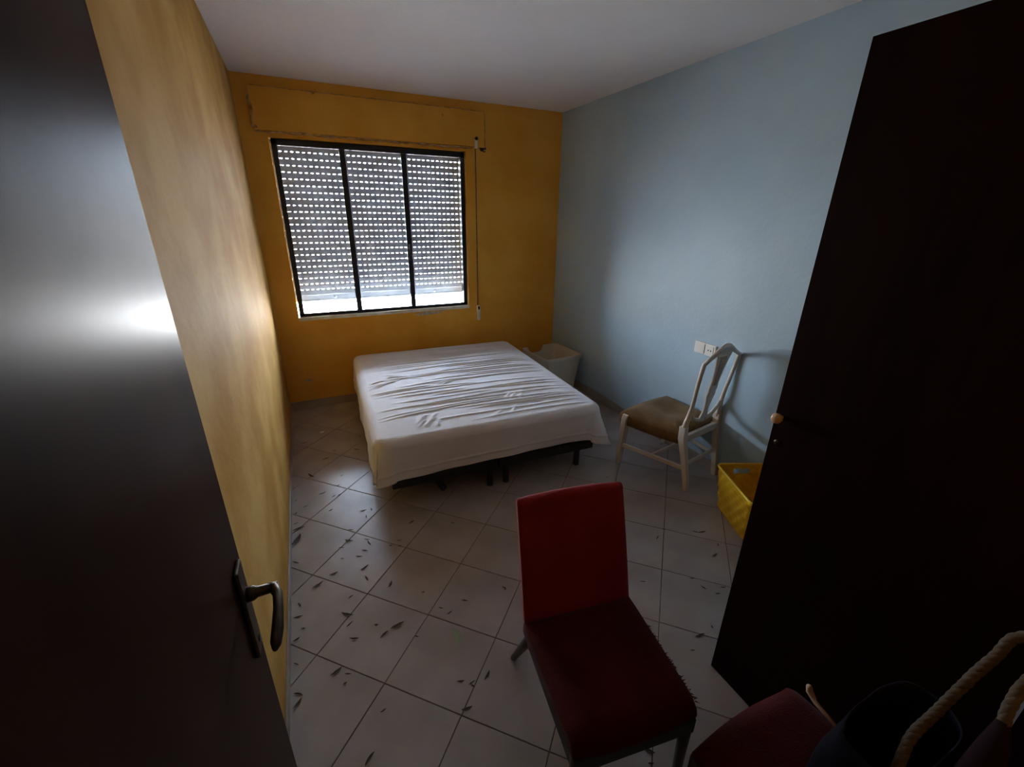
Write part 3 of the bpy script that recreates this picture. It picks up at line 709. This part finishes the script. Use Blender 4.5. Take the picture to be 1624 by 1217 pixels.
# ------------------------------------------------------------------ red upholstered chairs
def cushion(fn, N=22, th=.06, rnd=.3):
    """closed pillow-like slab from a top function fn(u,v)->(x,y,z) and normal offset down"""
    pass
def red_chair(loc, rz, label, worn=True):
    t = tag(empty('upholstered_chair', loc, rz), label, 'chair', 'red upholstered chairs')
    # local: +Y forward (towards the sitter's knees), X right; seat .38 wide, .42 deep
    hw_, yf, yr = .190, .205, -.185
    # seat pad
    N = 24; top = []; vs = []; fs = []
    def outline(u, v):
        w = hw_*(1.0-.02*v) ; y = yr+(yf-yr)*(v+1)/2
        return u*w*math.sqrt(1-.05*v*v*(1 if v > 0 else .2)), y if v < .9 else y-(.012*u*u*(v-.9)/.1)
    for j in range(N+1):
        for i in range(N+1):
            u, v = -1+2*i/N, -1+2*j/N; x, y = outline(u, v); m = max(abs(u), abs(v))
            z = .435-.020*max(0, m-.80)**1.6/.2**1.6+.004*noise.noise(Vector((u*2, v*2, 3)))-.025*max(0, (v-.72)/.28)**2
            vs.append((x, y, z))
    n1 = len(vs)
    for j in range(N):
        for i in range(N):
            a = j*(N+1)+i; fs.append((a, a+1, a+N+2, a+N+1))
    bd = [i for i in range(N+1)]+[j*(N+1)+N for j in range(1, N+1)]+[N*(N+1)+i for i in range(N-1, -1, -1)]+[j*(N+1) for j in range(N-1, 0, -1)]
    nb = len(bd); prev = bd
    for l, (z, sc) in enumerate(((.398, 1.008), (.38, 1.010), (.365, 1.0))):
        for i in bd:
            x, y, _ = vs[i]; vs.append((x*sc, y*sc, min(z, vs[i][2]-.004)))
        cur = list(range(n1+l*nb, n1+(l+1)*nb))
        for k in range(nb): fs.append((prev[k], cur[k], cur[(k+1) % nb], prev[(k+1) % nb]))
        prev = cur
    fs.append(tuple(prev))
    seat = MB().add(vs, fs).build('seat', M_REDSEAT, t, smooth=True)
    # backrest slab: leaning, slightly concave, rounded at the top
    NB, NH = 16, 22; H0, H1 = .405, .802; th = .034
    def bp_(u, h_):
        f = (h_-H0)/(H1-H0); w = .190-.004*f
        y = yr+.012-.115*f**1.1-.012*(1-u*u)*f
        return Vector((u*w, y, h_))
    vs = []; fs = []
    prof = []
    for k in range(NH+1): prof.append((H0+(H1-H0-.004)*k/NH, 0))
    for a in (30, 60, 90, 120, 150): prof.append((H1-.004+th/2*.55*math.sin(math.radians(a)), th/2*(1-math.cos(math.radians(a)))))
    for k in range(NH, -1, -1): prof.append((H0+(H1-H0-.004)*k/NH, th))
    for (h_, o) in prof:
        for i in range(NB+1):
            u = -1+2*i/NB; q = bp_(u, h_); e_ = .004*max(0, abs(u)-.85)/.15
            oo = e_+(o/th)*(th-2*e_)
            vs.append((q.x, q.y-oo, q.z))
    n = len(prof)
    for j in range(n-1):
        for i in range(NB):
            a = j*(NB+1)+i; fs.append((a, a+1, a+NB+2, a+NB+1))
    for i in (0, NB):        # close the sides
        loop = [j*(NB+1)+i for j in range(n)]
        for j in range(n//2): fs.append((loop[j], loop[j+1], loop[n-2-j], loop[n-1-j]) if j+1 < n-2-j else (loop[j], loop[j+1], loop[n-1-j]))
    fs.append(tuple(list(range(NB+1))+list(range((n-1)*(NB+1)+NB, (n-1)*(NB+1)-1, -1))))
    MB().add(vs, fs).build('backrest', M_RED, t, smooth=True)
    # dark frame under the seat
    fr = MB()
    fr.box(-hw_+.008, hw_-.008, yf-.03, yf-.006, .315, .37).box(-hw_+.008, hw_-.008, yr+.006, yr+.03, .315, .37)
    fr.box(-hw_+.008, -hw_+.03, yr+.03, yf-.03, .315, .37).box(hw_-.03, hw_-.008, yr+.03, yf-.03, .315, .37)
    fr.build('seat_frame', M_BLACK, t, bevel=.003)
    for sx in (-1, 1):
        MB().sweep([(sx*(hw_-.022), yf-.024, .365), (sx*(hw_-.021), yf-.022, .2), (sx*(hw_-.018), yf-.018, 0)], [.018, .0145, .011], 10).build('leg', M_GREYLEG, t, smooth=True)
        MB().sweep([(sx*(hw_-.018), yr+.02, .365), (sx*(hw_-.018), yr-.045, .25), (sx*(hw_-.022), yr-.150, .06), (sx*(hw_-.024), yr-.185, 0)], [.018, .016, .0125, .012], 10).build('leg', M_GREYLEG, t, smooth=True)
    if worn:   # frayed threads along one side of the seat
        r = random.Random(9); mb = MB()
        for k in range(46):
            y = yr+.12+(yf-yr-.15)*r.random(); z = .405+.012*r.random(); l = r.uniform(.004, .013); dy = r.uniform(-.004, .008)
            mb.add([(-hw_+.002, y-.002, z), (-hw_+.002, y+.002, z), (-hw_+.001, y, z+.003), (-hw_-l, y+dy, z+r.uniform(-.004, .003))], [(0, 1, 3), (1, 2, 3), (2, 0, 3), (0, 2, 1)])
        o = mb.build('frayed_threads', M_REDSEAT, t); o['kind'] = 'stuff'
    return t
red_chair((0.925, -3.322, 0), math.radians(180-8.5), 'worn red upholstered chair standing alone on the tiles in front of the bed')
red_chair((1.180, -3.795, 0), math.radians(0.5), 'dark red upholstered chair by the wardrobe with a navy bag on it', worn=False)

# ------------------------------------------------------------------ navy bag with rope handles
def bag():
    ox, oy, oz = 1.25, -3.85, 0.438
    t = tag(empty('rope_handle_bag', (ox, oy, oz), 0), 'dark navy canvas bag with cream rope handles on the red chair', 'bag')
    N = 36; L = 12; vs = []; fs = []
    for l in range(L+1):
        f = l/L; z = .002+.25*f
        for k in range(N):
            a = 2*PI*k/N; c, s = math.cos(a), math.sin(a)
            e_ = 3.4; rr = (abs(c)**e_+abs(s)**e_)**(-1/e_)
            bul = 1+.05*math.sin(f*PI)+.05*noise.noise(Vector((c*2, s*2, f*3)))
            vs.append(((.120+.015*f)*rr*c*bul, (.100-.035*f)*rr*s*bul, z+.012*f*noise.noise(Vector((c*1.5, s*1.5, 5)))))
    for l in range(L):
        for k in range(N): fs.append((l*N+k, l*N+(k+1) % N, (l+1)*N+(k+1) % N, (l+1)*N+k))
    fs.append(tuple(range(N-1, -1, -1)))
    b = MB().add(vs, fs).build('bag_body', M_NAVY, t, smooth=True)
    md = b.modifiers.new('thickness', 'SOLIDIFY'); md.thickness = .004; md.offset = -1
    def rope(pts, r=.0098):
        """two twisted strands along a smoothed path"""
        P_ = [Vector(q)-Vector((ox, oy, oz)) for q in pts]
        fine = []
        for i in range(len(P_)-1):
            p0, p1, p2, p3 = P_[max(i-1, 0)], P_[i], P_[i+1], P_[min(i+2, len(P_)-1)]
            for k in range(14):
                u = k/14
                fine.append(.5*((2*p1)+(p2-p0)*u+(2*p0-5*p1+4*p2-p3)*u*u+(3*p1-p0-3*p2+p3)*u**3))
        fine.append(P_[-1])
        h_ = D.objects.new('rope_handle', None); COL.objects.link(h_); h_.parent = t
        acc = 0
        strands = [[], [], []]
        for i, q in enumerate(fine):
            if i: acc += (q-fine[i-1]).length
            tg = (fine[min(i+1, len(fine)-1)]-fine[max(i-1, 0)]).normalized()
            a = Vector((0, 1, 0)); a = (a-tg*a.dot(tg)).normalized(); bb = tg.cross(a)
            for k in range(3):
                ph = acc/.05*2*PI+k*2*PI/3
                strands[k].append(q+(a*math.cos(ph)+bb*math.sin(ph))*r*.30)
        for st_ in strands: MB().sweep(st_, r*.74, 8).build('strand', M_ROPE, h_, smooth=True)
    rope([(1.165, -3.885, .60), (1.186, -3.879, .66), (1.242, -3.867, .69), (1.301, -3.869, .72), (1.384, -3.876, .79), (1.426, -3.884, .84), (1.458, -3.89, .88), (1.470, -3.93, .91), (1.462, -4.0, .90), (1.445, -4.02, .80), (1.40, -4.0, .66), (1.38, -3.93, .60)])
    rope([(1.309, -3.944, .80), (1.332, -3.938, .82), (1.379, -3.934, .85), (1.42, -3.945, .87), (1.44, -3.99, .86), (1.42, -4.02, .75), (1.36, -3.99, .62)])
    MB().sweep([(1.312-ox, -3.943-oy, .803-oz), (1.285-ox, -3.950-oy, .77-oz), (1.262-ox, -3.955-oy, .73-oz), (1.25-ox, -3.945-oy, .62-oz)], [.010, .020, .026, .022], 10).build('handle_wrap', M_PURPLE, t, smooth=True)
    MB().sweep([(1.358-ox, -3.648-oy, .470-oz), (1.360-ox, -3.652-oy, .455-oz), (1.352-ox, -3.675-oy, .446-oz), (1.335-ox, -3.75-oy, .448-oz)], [.007, .009, .006, .005], 8).build('cord_end', M_KNOB, t, smooth=True)
    return t
bag()

# ------------------------------------------------------------------ yellow basket
def basket():
    t = tag(empty('basket', (2.42, -2.755, 0), math.radians(-24)), 'bright yellow woven plastic basket on the floor beside the open wardrobe door', 'basket')
    H = .27; tx, ty, bx, by = .150, .200, .120, .165; rc = .035
    def per(f, n_side=(26, 34)):
        hx, hy = bx+(tx-bx)*f, by+(ty-by)*f; pts = []
        cs = ((hx-rc, hy-rc, 0), (-hx+rc, hy-rc, 90), (-hx+rc, -hy+rc, 180), (hx-rc, -hy+rc, 270))
        for i, (cx, cy, a0) in enumerate(cs):
            for k in range(6):
                a = math.radians(a0+90*k/5); pts.append((cx+rc*math.cos(a), cy+rc*math.sin(a), math.cos(a), math.sin(a)))
            nx_ = cs[(i+1) % 4]; a = math.radians(a0+90)
            p0 = (cx+rc*math.cos(a), cy+rc*math.sin(a)); p1 = (nx_[0]+rc*math.cos(a), nx_[1]+rc*math.sin(a))
            m = n_side[0] if i % 2 == 0 else n_side[1]
            for k in range(1, m): pts.append((p0[0]+(p1[0]-p0[0])*k/m, p0[1]+(p1[1]-p0[1])*k/m, math.cos(a), math.sin(a)))
        return pts
    L = 40; vs = []; fs = []; n = len(per(0))
    for s_ in (0, 1):
        for l in range(L+1):
            f = l/L; pts = per(f); acc = 0
            for k, (x, y, nx, ny) in enumerate(pts):
                if k: acc += math.hypot(x-pts[k-1][0], y-pts[k-1][1])
                row = int(f*H/.027); ph = acc/.062*PI+(PI/2 if row % 2 else 0)
                w = (.0045*math.sin(ph*2)+.0015)*abs(math.sin(f*H/.027*PI))**.6 if .03 < f < .93 else 0
                o = w-(.005 if s_ else 0)
                vs.append((x+nx*o, y+ny*o, (.004 if s_ else 0)+f*(H-.004*s_)))
    skip = set()
    def is_hole(l, k):
        x, y, nx, ny = per(l/L)[k]
        return .78 < l/L < .90 and abs(x-.01) < .045 and y > 0 and ny > .9
    cache = [per(l/L) for l in range(L+1)]
    for l in range(L):
        for k in range(n):
            x, y, nx, ny = cache[l][k]
            hole_ = .78 < (l+.5)/L < .90 and abs(x-.01) < .05 and ny > .95
            a, b = l*n+k, l*n+(k+1) % n; q = (L+1)*n
            if hole_: continue
            fs.append((a, b, b+n, a+n)); fs.append((q+a, q+a+n, q+b+n, q+b))
    fs += [tuple(range(n-1, -1, -1)), tuple(range((L+1)*n, (L+2)*n))]
    body = MB().add(vs, fs).build('body', M_BASKET, t, smooth=True)
    pr = [(x+nx*.0005, y+ny*.0005, H) for x, y, nx, ny in per(1)]
    MB().sweep(pr+[pr[0]], [(.006, .007)]*(n+1), 8, cap=False, up=(0, 0, 1)).build('rim', M_BASKET, t, smooth=True)
basket()

# ------------------------------------------------------------------ fallen leaves
LEAVES = [(0.222, -1.014, 0.051, 15), (0.278, -1.508, 0.034, 31), (0.242, -1.508, 0.027, 39), (0.179, -1.451, 0.044, 18), (0.273, -1.399, 0.029, 12), (0.309, -1.285, 0.024, 47), (0.081, -1.549, 0.027, 17), (0.216, -1.647, 0.026, 32), (0.391, -1.732, 0.037, 1), (0.437, -1.74, 0.029, -84), (0.4, -1.794, 0.027, -94), (0.305, -1.878, 0.026, -24), (0.288, -1.964, 0.044, -31), (0.246, -2.003, 0.026, -19), (0.377, -1.993, 0.026, -30), (0.384, -2.026, 0.041, -75), (0.355, -2.073, 0.029, -33), (0.322, -2.107, 0.03, -24), (0.242, -2.087, 0.009, -24), (0.337, -2.2, 0.043, 28), (0.196, -2.174, 0.038, 7), (0.338, -2.274, 0.034, -76), (0.435, -2.356, 0.038, 57), (0.121, -2.221, 0.052, 29), (0.485, -2.094, 0.012, -7), (0.534, -2.071, 0.027, -6), (0.528, -2.115, 0.016, -3), (0.629, -1.951, 0.037, 22), (0.01, -1.464, 0.011, 20), (0.02, -1.598, 0.022, 55), (0.024, -1.693, 0.028, 10), (0.042, -1.749, 0.056, 11), (0.03, -1.848, 0.084, 57), (0.018, -2.021, 0.037, -41), (0.922, -2.599, 0.023, -61), (0.443, -0.964, 0.049, -32), (0.289, -0.911, 0.022, 7), (0.49, -0.763, 0.023, -4), (0.089, -0.703, 0.041, 21), (0.123, -1.214, 0.063, -60), (0.843, -2.053, 0.025, -46), (0.256, -2.354, 0.023, 28), (0.232, -2.448, 0.052, -37), (0.236, -2.503, 0.033, 34), (0.247, -2.583, 0.036, -25), (0.422, -2.594, 0.057, 10), (0.363, -2.614, 0.04, 32), (0.34, -2.553, 0.008, -24), (0.485, -2.68, 0.017, -35), (0.644, -2.626, 0.026, 16), (0.617, -2.584, 0.02, -37), (0.728, -2.591, 0.027, -34), (0.168, -2.7, 0.044, 22), (0.208, -2.728, 0.023, -25), (0.194, -2.761, 0.013, 21), (0.308, -2.918, 0.022, 15), (0.242, -3.05, 0.042, 41), (0.581, -3.037, 0.039, -6), (0.629, -2.957, 0.026, 12), (0.628, -2.97, 0.019, -54), (0.692, -2.954, 0.039, 39), (0.924, -2.605, 0.02, -103), (0.025, -2.487, 0.029, 19), (0.056, -2.443, 0.015, -10), (0.042, -2.306, 0.026, -67), (0.035, -2.371, 0.036, -4), (0.035, -2.732, 0.033, -35), (0.032, -2.766, 0.037, 43), (0.021, -2.603, 0.023, -41), (0.566, -2.467, 0.015, -6), (0.592, -2.933, 0.028, -18), (2.063, -2.686, 0.032, -49), (2.095, -2.704, 0.048, -11), (1.834, -2.635, 0.033, 29), (2.012, -2.863, 0.041, 4), (1.552, -2.843, 0.026, -24), (1.786, -2.928, 0.019, -29), (1.793, -2.993, 0.027, -73), (1.879, -3.03, 0.029, -24), (1.824, -3.046, 0.022, -24), (1.941, -2.036, 0.019, -60), (2.096, -2.814, 0.021, -130), (2.608, -1.829, 0.025, -33), (1.92, -2.596, 0.011, -55), (1.572, -3.173, 0.046, -5), (1.496, -3.208, 0.018, -25), (1.42, -3.46, 0.011, -36), (1.085, -3.411, 0.039, -52), (1.066, -3.443, 0.019, -25), (1.655, -3.165, 0.016, -109)]
def leaf_mesh(seed, m, curl=.12, wid=.17):
    r = random.Random(seed); n = 7; vs = []; fs = []
    bend = r.uniform(-.09, .09)
    for i in range(n+1):
        t = i/n; w = wid*math.sin(PI*min(1, t*1.02))**.8*(1 if t < .98 else .1)+.012; x = t-.5; y0 = bend*(t-.5)**2*4-bend*.5; z = .05+curl*(2*t-1)**2
        vs += [(x, y0-w, z+w*.35), (x, y0, z), (x, y0+w*r.uniform(.7, 1.1), z+w*.45), (x, y0, z-.035)]
    for i in range(n):
        a, b = 4*i, 4*i+4
        fs += [(a, b, b+1, a+1), (a+1, b+1, b+2, a+2), (a, a+3, b+3, b), (a+3, a+2, b+2, b+3)]
    return MB().add(vs, fs).mesh('dried_leaf', m)
LM = [leaf_mesh(s, M_LEAF, curl=.05+.05*s, wid=.11+.02*(s % 3)) for s in range(5)]+[leaf_mesh(9, M_LEAFG, wid=.13)]
def zone(x, y):
    if x > 1.3: return ('dried leaf between the red chair and the wardrobe door', 'leaves near the wardrobe') if y < -2.9 else ('dried leaf between the cream chair and the wardrobe door', 'leaves near the white chair')
    if y < -3.3: return ('dried leaf on the tiles under the lone red chair', 'leaves under the red chair')
    if x < .075: return ('dried leaf along the foot of the yellow side wall', 'leaves along the side wall')
    if y > -1.25: return ('dried leaf between the yellow wall and the bed side', 'leaves beside the bed')
    if x < .47 and y > -2.3: return ('dried leaf on the bright floor left of the bed foot', 'leaves in the bright patch')
    if y > -2.3: return ('dried leaf on the shaded tiles just before the bed foot', 'leaves before the bed foot')
    if x < .47: return ('dried leaf on the tiles near the open room door', 'leaves near the room door')
    return ('dried leaf on the tiles left of the lone red chair', 'leaves left of the red chair')
ORD = ['first', 'second', 'third', 'fourth', 'fifth', 'sixth', 'seventh', 'eighth', 'ninth', 'tenth', 'eleventh', 'twelfth', 'thirteenth', 'fourteenth', 'fifteenth', 'sixteenth', 'seventeenth', 'eighteenth', 'nineteenth', 'twentieth', 'twenty-first', 'twenty-second', 'twenty-third', 'twenty-fourth', 'twenty-fifth']
placed = {}
for i, (x, y, l, a) in enumerate(LEAVES):
    x = max(x, .028); me = LM[i % 5] if i % 9 else LM[5]
    o = D.objects.new('dried_leaf', me); COL.objects.link(o)
    l = max(l*1.08, .016)
    o.location = (x, y, 0.0005); o.scale = (l, max(l*.85, .024), max(l, .03)*.6); o.rotation_euler = (0, 0, math.radians(a))
    placed.setdefault(zone(x, y), []).append((y, i, o))
for (lb, g), lst in placed.items():
    lst.sort(key=lambda q: -q[0])
    for n_, (y, i, o) in enumerate(lst):
        tag(o, '%s %s, counting from the window' % (ORD[n_], lb), 'leaf', g)
g = D.objects.new('green_mark', leaf_mesh(31, M_GREEN, curl=.02, wid=.10)); COL.objects.link(g)  # stands for a flat green mark on the tile, built from a leaf mesh
g.location = (.636, -2.747, .0005); g.scale = (.085, .15, .03); g.rotation_euler = (0, 0, math.radians(-92))
tag(g, 'pale green mark on a tile left of the red chair', 'mark')
pb = D.objects.new('paper_scrap', leaf_mesh(33, M_WHITEPL, curl=.03, wid=.28)); COL.objects.link(pb)
pb.location = (.222, -.564, .0005); pb.scale = (.042, .04, .02); pb.rotation_euler = (0, 0, .3)
tag(pb, 'tiny white paper scrap on the shaded floor left of the bed', 'paper')
